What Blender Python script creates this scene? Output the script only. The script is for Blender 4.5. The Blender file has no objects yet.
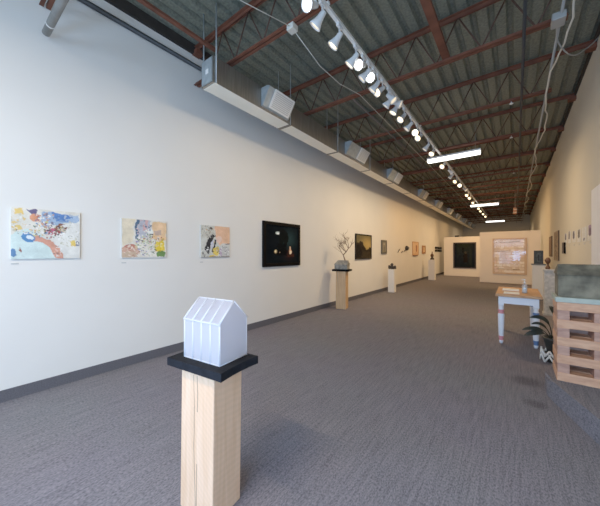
import bpy, bmesh, math, random
from mathutils import Vector, Matrix
random.seed(7)
PI = math.pi
S = bpy.context.scene
C = S.collection

# ------------------------------------------------------------------ helpers
def lin(c):
    c = c / 255.0
    return c / 12.92 if c <= 0.04045 else ((c + 0.055) / 1.055) ** 2.4
def rgb(r, g, b): return (lin(r), lin(g), lin(b), 1.0)

def mat(name, col, rough=0.6, metal=0.0, var=0.0, scale=8.0, stretch=(1, 1, 1), bump=0.0, emit=None, estr=0.0,
        spec=0.5, col2=None, detail=4.0, coat=0.0):
    m = bpy.data.materials.new(name); m.use_nodes = True
    nt = m.node_tree; N = nt.nodes; L = nt.links
    b = N['Principled BSDF']
    b.inputs['Base Color'].default_value = col
    b.inputs['Roughness'].default_value = rough
    b.inputs['Metallic'].default_value = metal
    b.inputs['Specular IOR Level'].default_value = spec
    b.inputs['Coat Weight'].default_value = coat
    if emit:
        b.inputs['Emission Color'].default_value = emit
        b.inputs['Emission Strength'].default_value = estr
    if var > 0 or bump > 0 or col2:
        tc = N.new('ShaderNodeTexCoord'); mp = N.new('ShaderNodeMapping'); mp.inputs['Scale'].default_value = stretch
        L.new(tc.outputs['Object'], mp.inputs['Vector'])
        n = N.new('ShaderNodeTexNoise'); n.inputs['Scale'].default_value = scale; n.inputs['Detail'].default_value = detail
        L.new(mp.outputs['Vector'], n.inputs['Vector'])
        if var > 0 or col2:
            r = N.new('ShaderNodeValToRGB')
            a = col2 if col2 else tuple(max(0, x * (1 - var)) for x in col[:3]) + (1,)
            z = col if col2 else tuple(min(1, x * (1 + var)) for x in col[:3]) + (1,)
            r.color_ramp.elements[0].position = 0.32; r.color_ramp.elements[0].color = a
            r.color_ramp.elements[1].position = 0.68; r.color_ramp.elements[1].color = z
            L.new(n.outputs['Fac'], r.inputs['Fac']); L.new(r.outputs['Color'], b.inputs['Base Color'])
        if bump > 0:
            bp = N.new('ShaderNodeBump'); bp.inputs['Strength'].default_value = bump; bp.inputs['Distance'].default_value = 0.01
            L.new(n.outputs['Fac'], bp.inputs['Height']); L.new(bp.outputs['Normal'], b.inputs['Normal'])
    return m

def paint_mat(name, rough=0.55, coat=0.0, spec=0.3):
    m = bpy.data.materials.new(name); m.use_nodes = True
    nt = m.node_tree; b = nt.nodes['Principled BSDF']
    a = nt.nodes.new('ShaderNodeVertexColor'); a.layer_name = 'Paint'
    nt.links.new(a.outputs['Color'], b.inputs['Base Color'])
    b.inputs['Roughness'].default_value = rough; b.inputs['Coat Weight'].default_value = coat
    b.inputs['Coat Roughness'].default_value = 0.06; b.inputs['Specular IOR Level'].default_value = spec
    return m

class MB:
    def __init__(s): s.bm = bmesh.new()
    def box(s, c, d, rot=None, mi=0):
        M = Matrix.Translation(Vector(c))
        if rot is not None: M = M @ rot
        M = M @ Matrix.Diagonal((d[0], d[1], d[2], 1))
        r = bmesh.ops.create_cube(s.bm, size=1.0, matrix=M)
        if mi:
            for f in {f for v in r['verts'] for f in v.link_faces}: f.material_index = mi
        return s
    def bx(s, x0, x1, y0, y1, z0, z1, mi=0):
        return s.box(((x0+x1)/2, (y0+y1)/2, (z0+z1)/2), (abs(x1-x0), abs(y1-y0), abs(z1-z0)), None, mi)
    def tube(s, p, r, seg=8, cap=True):
        p = [Vector(q) for q in p]
        rr = r if isinstance(r, (list, tuple)) else [r] * len(p)
        rings = []
        up = Vector((0, 0, 1))
        n = None
        for i, q in enumerate(p):
            t = (p[min(i+1, len(p)-1)] - p[max(i-1, 0)]).normalized()
            if n is None:
                n = t.cross(up) if abs(t.dot(up)) < 0.95 else t.cross(Vector((1, 0, 0)))
            else:
                n = n - t * n.dot(t)
            n.normalize(); b = t.cross(n)
            rings.append([s.bm.verts.new(q + (n * math.cos(2*PI*k/seg) + b * math.sin(2*PI*k/seg)) * rr[i]) for k in range(seg)])
        for a, b in zip(rings, rings[1:]):
            for k in range(seg):
                f = s.bm.faces.new((a[k], a[(k+1) % seg], b[(k+1) % seg], b[k])); f.smooth = True
        if cap:
            s.bm.faces.new(rings[0][::-1]); s.bm.faces.new(rings[-1])
        return s
    def lathe(s, prof, seg=16, M=None, cap=True, sy=1.0):
        M = M or Matrix.Identity(4); rings = []
        for r, z in prof:
            rings.append([s.bm.verts.new(M @ Vector((r*math.cos(2*PI*k/seg), sy*r*math.sin(2*PI*k/seg), z))) for k in range(seg)])
        for a, b in zip(rings, rings[1:]):
            for k in range(seg):
                f = s.bm.faces.new((a[k], a[(k+1) % seg], b[(k+1) % seg], b[k])); f.smooth = True
        if cap:
            s.bm.faces.new(rings[0][::-1]); s.bm.faces.new(rings[-1])
        return s
    def prism(s, pts, z0, z1, M=None):           # polygon in XY, extruded along Z
        M = M or Matrix.Identity(4)
        a = [s.bm.verts.new(M @ Vector((x, y, z0))) for x, y in pts]
        b = [s.bm.verts.new(M @ Vector((x, y, z1))) for x, y in pts]
        s.bm.faces.new(a[::-1]); s.bm.faces.new(b)
        n = len(pts)
        for i in range(n): s.bm.faces.new((a[i], a[(i+1) % n], b[(i+1) % n], b[i]))
        return s
    def quad(s, *pts):
        s.bm.faces.new([s.bm.verts.new(Vector(q)) for q in pts]); return s
    def bevel(s, w, seg=2):
        e = [e for e in s.bm.edges if len(e.link_faces) == 2 and e.calc_face_angle(0) > 0.6]
        bmesh.ops.bevel(s.bm, geom=e, offset=w, segments=seg, affect='EDGES', profile=0.5); return s
    def jit(s, a, seed=1):
        r = random.Random(seed)
        for v in s.bm.verts: v.co += Vector((r.uniform(-a, a), r.uniform(-a, a), r.uniform(-a, a)))
        return s
    def build(s, name, m, parent=None, loc=None, smooth=False):
        bmesh.ops.recalc_face_normals(s.bm, faces=s.bm.faces[:])
        me = bpy.data.meshes.new(name); s.bm.to_mesh(me); s.bm.free()
        for x in (m if isinstance(m, (list, tuple)) else [m]): me.materials.append(x)
        if smooth:
            for p in me.polygons: p.use_smooth = True
        o = bpy.data.objects.new(name, me); C.objects.link(o)
        if loc: o.location = loc
        if parent: o.parent = parent
        return o

def tag(o, label, cat, group=None, kind=None):
    o['label'] = label; o['category'] = cat
    if group: o['group'] = group
    if kind: o['kind'] = kind
    return o
def thing(name, label, cat, loc=(0, 0, 0), rz=0.0, group=None):
    o = bpy.data.objects.new(name, None); C.objects.link(o); o.empty_display_size = 0.1
    o.location = loc; o.rotation_euler = (0, 0, rz)
    return tag(o, label, cat, group)
def struct(o):
    o['kind'] = 'structure'; return o
def copy_tree(o, parent=None):
    c = o.copy(); C.objects.link(c)
    if parent: c.parent = parent
    for ch in list(o.children): copy_tree(ch, c)
    return c

ORD = ['first', 'second', 'third', 'fourth', 'fifth', 'sixth', 'seventh', 'eighth', 'ninth', 'tenth', 'eleventh', 'twelfth',
       'thirteenth', 'fourteenth', 'fifteenth', 'sixteenth', 'seventeenth', 'eighteenth', 'nineteenth', 'twentieth', 'twenty-first',
       'twenty-second', 'twenty-third', 'twenty-fourth', 'twenty-fifth', 'twenty-sixth', 'twenty-seventh', 'twenty-eighth',
       'twenty-ninth', 'thirtieth', 'thirty-first', 'thirty-second']

# ------------------------------------------------------------------ room dimensions
XL, XR = -4.08, 0.985
Y0, Y1 = -2.2, 31.5
ZC = 4.80            # underside of roof deck
EYE = 1.5

# ------------------------------------------------------------------ materials
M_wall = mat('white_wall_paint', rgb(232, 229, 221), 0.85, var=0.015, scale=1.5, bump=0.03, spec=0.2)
M_wallR = mat('right_wall_dimmed', rgb(208, 203, 188), 0.85, var=0.015, scale=1.5, spec=0.2)  # wall paint darkened to stand in for weaker light on this side
M_part = mat('partition_paint', rgb(232, 224, 210), 0.85, var=0.01, scale=2, spec=0.2)
M_back = mat('grey_back_wall_paint', rgb(196, 190, 174), 0.9, var=0.03, scale=2, spec=0.2)
M_base = mat('baseboard_carpet', rgb(92, 90, 94), 0.95, var=0.15, scale=90, spec=0.1)
M_red = mat('rust_red_primer', rgb(106, 64, 48), 0.7, var=0.25, scale=5, spec=0.2)
M_web = mat('web_rod_primer', rgb(78, 56, 46), 0.7, var=0.2, scale=9, spec=0.2)
M_galv = mat('galvanised_steel', rgb(165, 172, 172), 0.45, 0.3, var=0.15, scale=14)
M_duct = mat('duct_metal', rgb(150, 146, 138), 0.35, 0.8, var=0.14, scale=9, stretch=(1, 6, 0.3))
M_ductB = mat('duct_underside_lit', rgb(246, 240, 222), 0.6, 0.0, var=0.03, scale=4)  # paler than the trunk, standing in for light bounced up from below
M_seam = mat('duct_seam', rgb(120, 116, 108), 0.5, 0.5)
M_dark = mat('dark_pipe', rgb(42, 42, 42), 0.5, var=0.2, scale=12)
M_whiteM = mat('white_metal', rgb(235, 235, 230), 0.4)
M_grille = mat('grille_white', rgb(225, 225, 220), 0.5)
M_conduit = mat('conduit', rgb(160, 160, 155), 0.5, 0.3)
M_cable = mat('cable_white', rgb(208, 204, 190), 0.6)
M_blackcap = mat('black_painted_slab', rgb(27, 28, 32), 0.85, spec=0.1, var=0.25, scale=30, bump=0.15)
M_black = mat('black_frame', rgb(6, 6, 7), 0.6, spec=0.08)
M_pedw = mat('white_pedestal', rgb(232, 228, 218), 0.7, var=0.01, scale=3)
M_conc = mat('grey_green_concrete', rgb(134, 126, 104), 0.85, col2=rgb(72, 67, 54), scale=7, bump=0.25, detail=8)
M_slab = mat('pale_concrete_slab', rgb(172, 180, 166), 0.85, var=0.12, scale=14, bump=0.1)
M_stone = mat('grey_stone', rgb(156, 152, 140), 0.9, col2=rgb(108, 106, 98), scale=14, bump=0.3)
M_bark = mat('twig_bark', rgb(96, 70, 52), 0.9, var=0.25, scale=40)
M_marble = mat('mottled_grey_marble', rgb(205, 202, 195), 0.5, col2=rgb(165, 165, 160), scale=16, detail=8)
M_bronze = mat('brown_clay', rgb(92, 58, 36), 0.5, var=0.3, scale=22)
M_bronzeD = mat('dark_bronze', rgb(45, 40, 36), 0.45, var=0.3, scale=22)
M_tabw = mat('white_painted_wood', rgb(226, 228, 232), 0.45, var=0.02, scale=12)
M_pink = mat('pink_paint', rgb(214, 134, 138), 0.5)
M_blue = mat('blue_paint', rgb(84, 116, 160), 0.5)
M_paper = mat('paper', rgb(232, 230, 224), 0.8)
M_edge = mat('canvas_edge_cream', rgb(206, 204, 196), 0.8)
M_card = mat('caption_card', rgb(196, 196, 192), 0.8)
M_leaf = mat('dark_leaf', rgb(26, 34, 28), 0.4, var=0.3, scale=10)
M_pot = mat('dark_pot', rgb(38, 40, 36), 0.6)
M_zig = mat('white_wire', rgb(225, 222, 214), 0.6)
M_orange = mat('orange_glow_shade', rgb(150, 100, 74), 0.6, emit=rgb(200, 120, 80), estr=0.02)
M_art = paint_mat('painted_canvas')
M_artd = paint_mat('dark_oil_paint', 0.8, 0.0, 0.02)
M_tube = mat('fluorescent_tube', rgb(255, 255, 255), 0.5, emit=(1, 0.98, 0.93, 1), estr=3.5)
M_bulbW = mat('warm_bulb', rgb(255, 240, 210), 0.4, emit=(1, 0.74, 0.38, 1), estr=3.2)
M_bulbC = mat('white_bulb', rgb(255, 255, 255), 0.4, emit=(0.97, 1, 0.94, 1), estr=7)
M_bulbD = mat('dim_bulb', rgb(250, 240, 220), 0.4, emit=(1, 0.80, 0.5, 1), estr=0.8)
M_shade = mat('white_lamp_shade', rgb(225, 225, 222), 0.4)

def wood(name, c1, c2, saw=False):
    m = bpy.data.materials.new(name); m.use_nodes = True
    nt = m.node_tree; N = nt.nodes; L = nt.links; b = N['Principled BSDF']; b.inputs['Roughness'].default_value = 0.65
    tc = N.new('ShaderNodeTexCoord'); mp = N.new('ShaderNodeMapping'); mp.inputs['Scale'].default_value = (9, 9, 0.7) if saw else (2, 9, 9)
    L.new(tc.outputs['Object'], mp.inputs['Vector'])
    n = N.new('ShaderNodeTexNoise'); n.inputs['Scale'].default_value = 3.5; n.inputs['Detail'].default_value = 6; n.inputs['Distortion'].default_value = 0.6
    L.new(mp.outputs['Vector'], n.inputs['Vector'])
    r = N.new('ShaderNodeValToRGB'); r.color_ramp.elements[0].position = 0.3; r.color_ramp.elements[1].position = 0.7
    r.color_ramp.elements[0].color = c2; r.color_ramp.elements[1].color = c1
    L.new(n.outputs['Fac'], r.inputs['Fac'])
    out = r.outputs['Color']
    if saw:       # slanting saw marks and small knots
        w = N.new('ShaderNodeTexWave'); w.inputs['Scale'].default_value = 11; w.inputs['Distortion'].default_value = 2.5
        mp2 = N.new('ShaderNodeMapping'); mp2.inputs['Rotation'].default_value = (0.5, 0.85, 0.3)
        L.new(tc.outputs['Object'], mp2.inputs['Vector']); L.new(mp2.outputs['Vector'], w.inputs['Vector'])
        mx = N.new('ShaderNodeMix'); mx.data_type = 'RGBA'; mx.blend_type = 'MULTIPLY'; mx.inputs['Factor'].default_value = 0.05
        L.new(out, mx.inputs['A']); L.new(w.outputs['Color'], mx.inputs['B']); out = mx.outputs['Result']
    L.new(out, b.inputs['Base Color'])
    return m
M_post = wood('sawn_timber', rgb(238, 196, 160), rgb(224, 178, 138), True)
M_post2 = wood('sawn_timber_far', rgb(216, 178, 132), rgb(190, 150, 104), True)
M_pallet = wood('pallet_timber', rgb(216, 166, 128), rgb(190, 136, 102))
M_palletD = wood('pallet_block_timber', rgb(192, 148, 124), rgb(160, 116, 96))
M_top = wood('tabletop_pine', rgb(204, 158, 112), rgb(176, 126, 84))
M_crack = mat('crack_shadow', rgb(168, 146, 120), 0.9)

def carpet():
    m = bpy.data.materials.new('grey_loop_carpet'); m.use_nodes = True
    nt = m.node_tree; N = nt.nodes; L = nt.links; b = N['Principled BSDF']
    b.inputs['Roughness'].default_value = 0.95; b.inputs['Specular IOR Level'].default_value = 0.12
    tc = N.new('ShaderNodeTexCoord')
    def noise(scale, st, det=3):
        mp = N.new('ShaderNodeMapping'); mp.inputs['Scale'].default_value = st; L.new(tc.outputs['Object'], mp.inputs['Vector'])
        n = N.new('ShaderNodeTexNoise'); n.inputs['Scale'].default_value = scale; n.inputs['Detail'].default_value = det
        L.new(mp.outputs['Vector'], n.inputs['Vector']); return n
    a = noise(120, (1.0, 0.45, 1), 2); c = noise(45, (1.5, 0.07, 1), 2); d = noise(0.8, (1, 1, 1), 2)
    ad = N.new('ShaderNodeMath'); ad.operation = 'MULTIPLY_ADD'; ad.inputs[1].default_value = 0.68
    L.new(a.outputs['Fac'], ad.inputs[0])
    m2 = N.new('ShaderNodeMath'); m2.operation = 'MULTIPLY'; m2.inputs[1].default_value = 0.32; L.new(c.outputs['Fac'], m2.inputs[0])
    L.new(m2.outputs[0], ad.inputs[2])
    r = N.new('ShaderNodeValToRGB')
    r.color_ramp.elements[0].position = 0.36; r.color_ramp.elements[0].color = rgb(92, 90, 95)
    r.color_ramp.elements[1].position = 0.64; r.color_ramp.elements[1].color = rgb(138, 133, 138)
    L.new(ad.outputs[0], r.inputs['Fac'])
    mx = N.new('ShaderNodeMix'); mx.data_type = 'RGBA'; mx.blend_type = 'MULTIPLY'; mx.inputs['Factor'].default_value = 0.12
    L.new(r.outputs['Color'], mx.inputs['A']); L.new(d.outputs['Color'], mx.inputs['B'])
    out = mx.outputs['Result']
    for (sx, sy, rad) in ((0.10, 4.20, 0.22), (0.16, 3.62, 0.13)):       # two soft darker spots beside the platform
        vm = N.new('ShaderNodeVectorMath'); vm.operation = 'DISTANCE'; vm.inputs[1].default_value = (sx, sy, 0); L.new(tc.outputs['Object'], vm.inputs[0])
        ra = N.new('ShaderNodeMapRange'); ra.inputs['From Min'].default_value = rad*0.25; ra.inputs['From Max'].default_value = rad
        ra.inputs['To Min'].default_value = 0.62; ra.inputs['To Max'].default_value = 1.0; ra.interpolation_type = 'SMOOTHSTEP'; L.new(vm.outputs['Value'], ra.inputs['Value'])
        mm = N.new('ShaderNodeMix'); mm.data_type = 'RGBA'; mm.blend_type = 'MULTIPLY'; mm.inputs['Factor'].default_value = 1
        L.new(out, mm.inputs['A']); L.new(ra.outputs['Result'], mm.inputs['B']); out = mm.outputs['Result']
    L.new(out, b.inputs['Base Color'])
    bp = N.new('ShaderNodeBump'); bp.inputs['Strength'].default_value = 0.35; bp.inputs['Distance'].default_value = 0.01
    L.new(a.outputs['Fac'], bp.inputs['Height']); L.new(bp.outputs['Normal'], b.inputs['Normal'])
    return m
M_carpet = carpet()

def deckmat():
    m = mat('galvanised_deck', rgb(126, 130, 116), 0.65, 0.1, col2=rgb(90, 96, 84), scale=30, detail=6)
    return m
M_deck = deckmat()

def frosted(name, col, tr):
    m = bpy.data.materials.new(name); m.use_nodes = True
    nt = m.node_tree; N = nt.nodes; L = nt.links
    N.remove(N['Principled BSDF'])
    d = N.new('ShaderNodeBsdfDiffuse'); d.inputs['Color'].default_value = col
    t = N.new('ShaderNodeBsdfTranslucent'); t.inputs['Color'].default_value = col
    g = N.new('ShaderNodeBsdfTransparent'); g.inputs['Color'].default_value = (0.95, 0.97, 1, 1)
    s = N.new('ShaderNodeBsdfGlossy'); s.inputs['Roughness'].default_value = 0.35
    a = N.new('ShaderNodeMixShader'); a.inputs[0].default_value = 0.62; L.new(d.outputs[0], a.inputs[1]); L.new(t.outputs[0], a.inputs[2])
    b = N.new('ShaderNodeMixShader'); b.inputs[0].default_value = tr; L.new(a.outputs[0], b.inputs[1]); L.new(g.outputs[0], b.inputs[2])
    c = N.new('ShaderNodeMixShader'); c.inputs[0].default_value = 0.06; L.new(b.outputs[0], c.inputs[1]); L.new(s.outputs[0], c.inputs[2])
    L.new(c.outputs[0], N['Material Output'].inputs['Surface'])
    return m
M_frost = frosted('frosted_acrylic', rgb(240, 237, 240), 0.2)
M_frost2 = frosted('frosted_acrylic_edge', rgb(252, 252, 255), 0.02)

def clearmat():
    m = bpy.data.materials.new('clear_plastic'); m.use_nodes = True
    nt = m.node_tree; N = nt.nodes; L = nt.links; N.remove(N['Principled BSDF'])
    g = N.new('ShaderNodeBsdfTransparent'); g.inputs['Color'].default_value = (0.93, 0.95, 0.96, 1)
    s = N.new('ShaderNodeBsdfGlossy'); s.inputs['Roughness'].default_value = 0.08
    d = N.new('ShaderNodeBsdfDiffuse'); d.inputs['Color'].default_value = (0.85, 0.88, 0.9, 1)
    a = N.new('ShaderNodeMixShader'); a.inputs[0].default_value = 0.22; L.new(g.outputs[0], a.inputs[1]); L.new(d.outputs[0], a.inputs[2])
    b = N.new('ShaderNodeMixShader'); b.inputs[0].default_value = 0.1; L.new(a.outputs[0], b.inputs[1]); L.new(s.outputs[0], b.inputs[2])
    L.new(b.outputs[0], N['Material Output'].inputs['Surface'])
    return m
M_clear = clearmat()

# ------------------------------------------------------------------ room shell
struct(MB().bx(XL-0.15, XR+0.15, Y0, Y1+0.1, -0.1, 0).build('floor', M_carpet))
struct(MB().bx(XL-0.15, XL, Y0, Y1+0.1, 0, 5.0).build('wall_left', M_wall))
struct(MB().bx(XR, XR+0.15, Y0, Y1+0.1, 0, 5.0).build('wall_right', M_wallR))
struct(MB().bx(XL, XR, Y1, Y1+0.15, 0, 5.0).build('wall_back', M_back))
# corrugated roof deck, ribs along the room
dk = MB(); pitch = 0.204; prof = []
x = XL - 0.02
while x < XR + 0.02:
    prof += [(x, ZC), (x+0.115, ZC), (x+0.14, ZC+0.05), (x+pitch-0.025, ZC+0.05)]
    x += pitch
a = [dk.bm.verts.new((px, Y0, pz)) for px, pz in prof]; b = [dk.bm.verts.new((px, Y1+0.1, pz)) for px, pz in prof]
for i in range(len(prof)-1): dk.bm.faces.new((a[i], b[i], b[i+1], a[i+1]))
dk.bx(XL-0.1, XR+0.1, Y0, Y1+0.1, ZC+0.08, ZC+0.2)
struct(dk.build('ceiling', M_deck))
M_ledger = mat('dark_steel_ledger', rgb(52, 48, 44), 0.7, var=0.2, scale=8, spec=0.2)
struct(MB().bx(XL, XL+0.05, Y0, Y1, 4.655, 4.80).build('trim_1', M_ledger))
struct(MB().bx(XR-0.03, XR, Y0, Y1, 4.72, 4.80).build('trim_2', M_ledger))
struct(MB().bx(XL, XL+0.014, Y0, Y1, 0, 0.118).build('baseboard_left', M_base))
struct(MB().bx(XR-0.014, XR, 5.2, 16.9, 0, 0.118).build('baseboard_right', M_base))
# free-standing display partitions at the far end
struct(MB().bx(-3.74, -1.40, 20.4, 20.55, 0, 2.50).build('wall_partition_rear', M_part))
struct(MB().bx(-1.455, 0.91, 16.95, 17.10, 0, 2.53).build('wall_partition_front', M_part))
# white door casing on the right wall
struct(MB().bx(XR-0.05, XR, 5.35, 6.24, 0, 2.47).bevel(0.01).build('door_1', mat('white_door', rgb(235, 238, 242), 0.5, spec=0.3)))

# carpeted corner platform with a rounded end
pl = [(0.98, 1.76)]
cx, cy = [(0.518, 3.146), (0.30, 3.79)], None
pl += [(0.518, 3.146), (0.295, 3.80), (0.262, 3.92), (0.252, 4.05), (0.262, 4.20), (0.30, 4.36), (0.38, 4.52), (0.52, 4.66), (0.72, 4.76), (0.98, 4.82)]
pm = MB().prism(pl, 0, 0.2)
e = [e for e in pm.bm.edges if all(abs(v.co.z-0.2) < 1e-4 for v in e.verts)]
bmesh.ops.bevel(pm.bm, geom=e, offset=0.025, segments=3, affect='EDGES')
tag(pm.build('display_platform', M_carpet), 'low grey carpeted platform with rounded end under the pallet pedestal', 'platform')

# ------------------------------------------------------------------ roof joists (open web, along X)
def joist():
    t = thing('roof_joist', '', 'joist', (0, 0, 0), 0, 'open web roof joists')
    m = MB()
    for s in (-1, 1):
        m.bx(XL, XR, s*0.012, s*0.055, 4.755, 4.765); m.bx(XL, XR, s*0.012, s*0.018, 4.71, 4.755)
    m.build('top_chord', M_red, t)
    m = MB()
    for s in (-1, 1):
        m.bx(XL+0.02, 0.47, s*0.010, s*0.048, 4.165, 4.172); m.bx(XL+0.02, 0.47, s*0.010, s*0.016, 4.172, 4.215)
    m.build('bottom_chord', M_red, t)
    m = MB(); n = 8; L = 0.62 - XL
    for i in range(n):
        xa = XL + 0.15 + i*(L-0.3)/n; xb = xa + (L-0.3)/n
        m.tube([(xa, 0, 4.73), ((xa+xb)/2, 0, 4.19)], 0.010, 6); m.tube([((xa+xb)/2, 0, 4.19), (xb, 0, 4.73)], 0.010, 6)
    m.build('web', M_web, t)
    MB().bx(XL, XL+0.12, -0.06, 0.06, 4.64, 4.71).build('bearing_seat', M_red, t); MB().bx(XR-0.12, XR, -0.06, 0.06, 4.64, 4.71).build('bearing_seat', M_red, t)
    return t
j0 = joist(); JY = [0.72 + 1.825*k for k in range(17)]
for k, y in enumerate(JY):
    o = j0 if k == 0 else copy_tree(j0)
    o.location = (0, y, 0)
    o['label'] = 'rust-red open web roof joist, %s one counted from the camera' % ORD[k]

def single(name, mb, m, label, cat, group=None):
    return tag(mb.build(name, m), label, cat, group)
single('bridging_bar', MB().bx(-0.82, -0.73, 2.50, 4.42, 4.217, 4.27), M_red, 'rust-red bridging bar running lengthwise between second and third roof joists', 'bar')
single('bridging_bar', MB().bx(-3.24, -3.19, 0.70, 2.30, 4.217, 4.25), M_red, 'thin rust-red bridging bar above the near end of the duct', 'bar')
single('wall_pipe', MB().tube([(-4.04, 0.2, 4.47), (-4.04, 16, 4.47), (-4.04, 31.4, 4.47)], 0.032, 10), M_dark, 'dark pipe running high along the left wall', 'pipe')
single('ceiling_pipe', MB().tube([(0.08, Y0, 4.12), (0.08, 31.4, 4.12)], 0.018, 8), M_dark, 'thin dark sprinkler pipe running lengthwise under the right of the ceiling', 'pipe')
t = thing('open_pipe', 'short grey pipe with open dark end at top left corner', 'pipe', (-0.10, 0.72, 3.86))
MB().lathe([(0.036, 0), (0.036, 2.6)], 16, Matrix.Translation((-3.90, 0, 0)) @ Matrix.Rotation(PI/2, 4, 'Y')).build('tube', mat('grey_pipe', rgb(128, 128, 124), 0.6, var=0.15, scale=10), t)
MB().lathe([(0.031, 0), (0.031, 0.004)], 16, Matrix.Translation((-3.906, 0, 0)) @ Matrix.Rotation(PI/2, 4, 'Y')).build('dark_opening', M_black, t)
MB().lathe([(0.039, 0), (0.039, 0.014)], 16, Matrix.Translation((-3.72, 0, 0)) @ Matrix.Rotation(PI/2, 4, 'Y')).build('coupling_ring', M_whiteM, t)
MB().tube([(-2.0, 0, 0.04), (-2.0, 0, 0.93)], 0.008).build('hanger_rod', M_galv, t); MB().tube([(-3.2, 0, 0.04), (-3.2, 0, 0.3)], 0.008).build('hanger_rod', M_galv, t)

# ------------------------------------------------------------------ air duct with registers
D0, D1, DXL, DXR, DZ0, DZ1 = 2.22, 31.4, -3.41, -3.15, 3.745, 4.10
duct = thing('air_duct', 'long rectangular galvanised air duct hung along the left of the ceiling', 'duct', (0, 0, 0))
MB().bx(DXL, DXR, D0, D1, DZ0+0.004, DZ1).build('trunk', M_duct, duct)
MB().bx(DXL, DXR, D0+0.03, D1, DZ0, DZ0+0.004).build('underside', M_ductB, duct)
m = MB(); m.bx(DXL+0.02, DXR-0.02, D0-0.012, D0, DZ0+0.02, DZ1-0.02); m.build('end_cap', M_galv, duct)
MB().bx(-3.30, -3.24, D0-0.016, D0-0.012, 3.89, 3.95).build('end_label', M_paper, duct)
seams = [3.80, 5.46, 7.2, 9.0, 10.9, 12.8, 14.7, 16.6, 18.5, 20.4, 22.3, 24.2, 26.1, 28, 29.9]
for y in seams:
    MB().bx(DXL-0.008, DXR+0.008, y-0.03, y+0.03, DZ0-0.006, DZ0+0.012).bx(DXR, DXR+0.008, y-0.012, y+0.012, DZ0, DZ1).build('seam_flange', M_seam, duct)
for y in [2.26] + [3.80, 5.46, 7.2, 9.0, 12.8, 16.6, 20.4, 24.2]:
    for xx in (DXL-0.012, DXR+0.012):
        MB().tube([(xx, y, DZ0), (xx, y, 4.80)], 0.010 if y < 3 else 0.006, 6).build('hanger_rod', M_galv, duct)
def register(y, back):
    prof = [(-3.15, 3.79), (-3.15, 4.07), (-3.02, 4.075), (-2.965, 4.045), (-3.115, 3.80)]
    m = MB(); M = Matrix(((1, 0, 0, 0), (0, 0, 1, 0), (0, 1, 0, 0), (0, 0, 0, 1)))
    m.prism([(a, b) for a, b in prof], y-0.27-back, y+0.27, M)
    rb = m.build('register_box', M_galv, duct)
    A = Vector((-2.955, y, 4.045)); B = Vector((-3.108, y, 3.805)); mid = (A+B)/2
    ang = math.atan2(A.z-B.z, A.x-B.x); n = Vector((math.sin(ang), 0, -math.cos(ang)))
    R = Matrix.Rotation(-ang, 4, 'Y'); L = (A-B).length
    g = MB().box(mid + n*0.008, (L, 0.47, 0.014), R)
    gr = g.build('grille', M_grille, rb)
    s = MB()
    for k in range(9):
        u = -L/2 + 0.035 + k*(L-0.07)/8
        s.box(mid + n*0.018 + Vector((math.cos(ang), 0, math.sin(ang)))*u, (0.012, 0.40, 0.006), R)
    s.build('grille_slats', mat('slat_grey', rgb(186, 186, 182), 0.5) if 'slat_grey' not in bpy.data.materials else bpy.data.materials['slat_grey'], rb)
for y in (3.45, 6.52, 9.2, 12.7, 15.7, 18.8, 21.8, 25.0, 28.0, 30.6): register(y, 0.08 if y < 4 else 0.45)

# ------------------------------------------------------------------ cables and boxes on the ceiling
tag(MB().tube([(-2.33, Y0, 4.14), (-2.28, 1.95, 4.14), (-2.07, 2.50, 4.12)], 0.0045, 6).build('ceiling_wire', M_cable),
    'thin wire running to the small box on the second roof joist', 'wire')
tag(MB().bx(-2.12, -2.025, 2.495, 2.59, 4.09, 4.16).bevel(0.006).build('junction_box', M_cable), 'small square pale junction box under the second roof joist', 'box')
tag(MB().tube([(-2.07, 2.6, 4.11), (-2.12, 3.2, 4.05), (-2.10, 3.7, 4.04), (-2.06, 4.3, 4.13), (-2.06, 31.4, 4.13)], 0.0045, 6).build('ceiling_wire', M_cable),
    'thin wire leaving the small joist box and running away down the room', 'wire')
tag(MB().tube([(-2.22, 4.4, 4.145), (-2.22, 31.4, 4.145)], 0.014, 6).build('ceiling_conduit', mat('brown_conduit', rgb(96, 80, 70), 0.6)), 'thin brown conduit running lengthwise between duct and track', 'conduit')
t = thing('cable_conduit', 'pale conduit with box running lengthwise near the right wall', 'conduit', (0, 0, 0))
MB().tube([(0.40, Y0, 4.13), (0.40, 31.4, 4.13)], 0.015, 8).build('pipe', M_conduit, t)
MB().bx(0.32, 0.44, 4.17, 4.34, 4.07, 4.15).bevel(0.008).build('junction_box', M_conduit, t)
pts = []; r = random.Random(3); y = 2.0
while y < 24:
    pts.append((0.43 + 0.05*math.sin(y*1.9) + r.uniform(-0.015, 0.015), y, 4.07 - 0.035*abs(math.sin(y*1.72)))); y += 0.22
tag(MB().tube(pts, 0.010, 6).build('loose_cable', M_cable), 'loose white cable drooping along the conduit near the right wall', 'cable')
ctl = [Vector(p) for p in ((0.37, 4.30, 4.09), (0.40, 4.55, 4.04), (0.50, 4.80, 4.00), (0.60, 5.05, 4.06), (0.70, 5.30, 4.20), (0.86, 5.68, 4.46), (0.975, 5.98, 4.69))]
pts = []
for a in range(len(ctl)-1):
    p0, p1, p2, p3 = ctl[max(a-1, 0)], ctl[a], ctl[a+1], ctl[min(a+2, len(ctl)-1)]
    for k in range(5):
        u = k/5; pts.append(0.5*(2*p1 + (p2-p0)*u + (2*p0-5*p1+4*p2-p3)*u*u + (3*p1-p0-3*p2+p3)*u**3))
pts.append(ctl[-1])
tag(MB().tube(pts, 0.008, 6).build('looped_cable', M_conduit), 'grey cable looping from the conduit box across to the right wall', 'cable')
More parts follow.
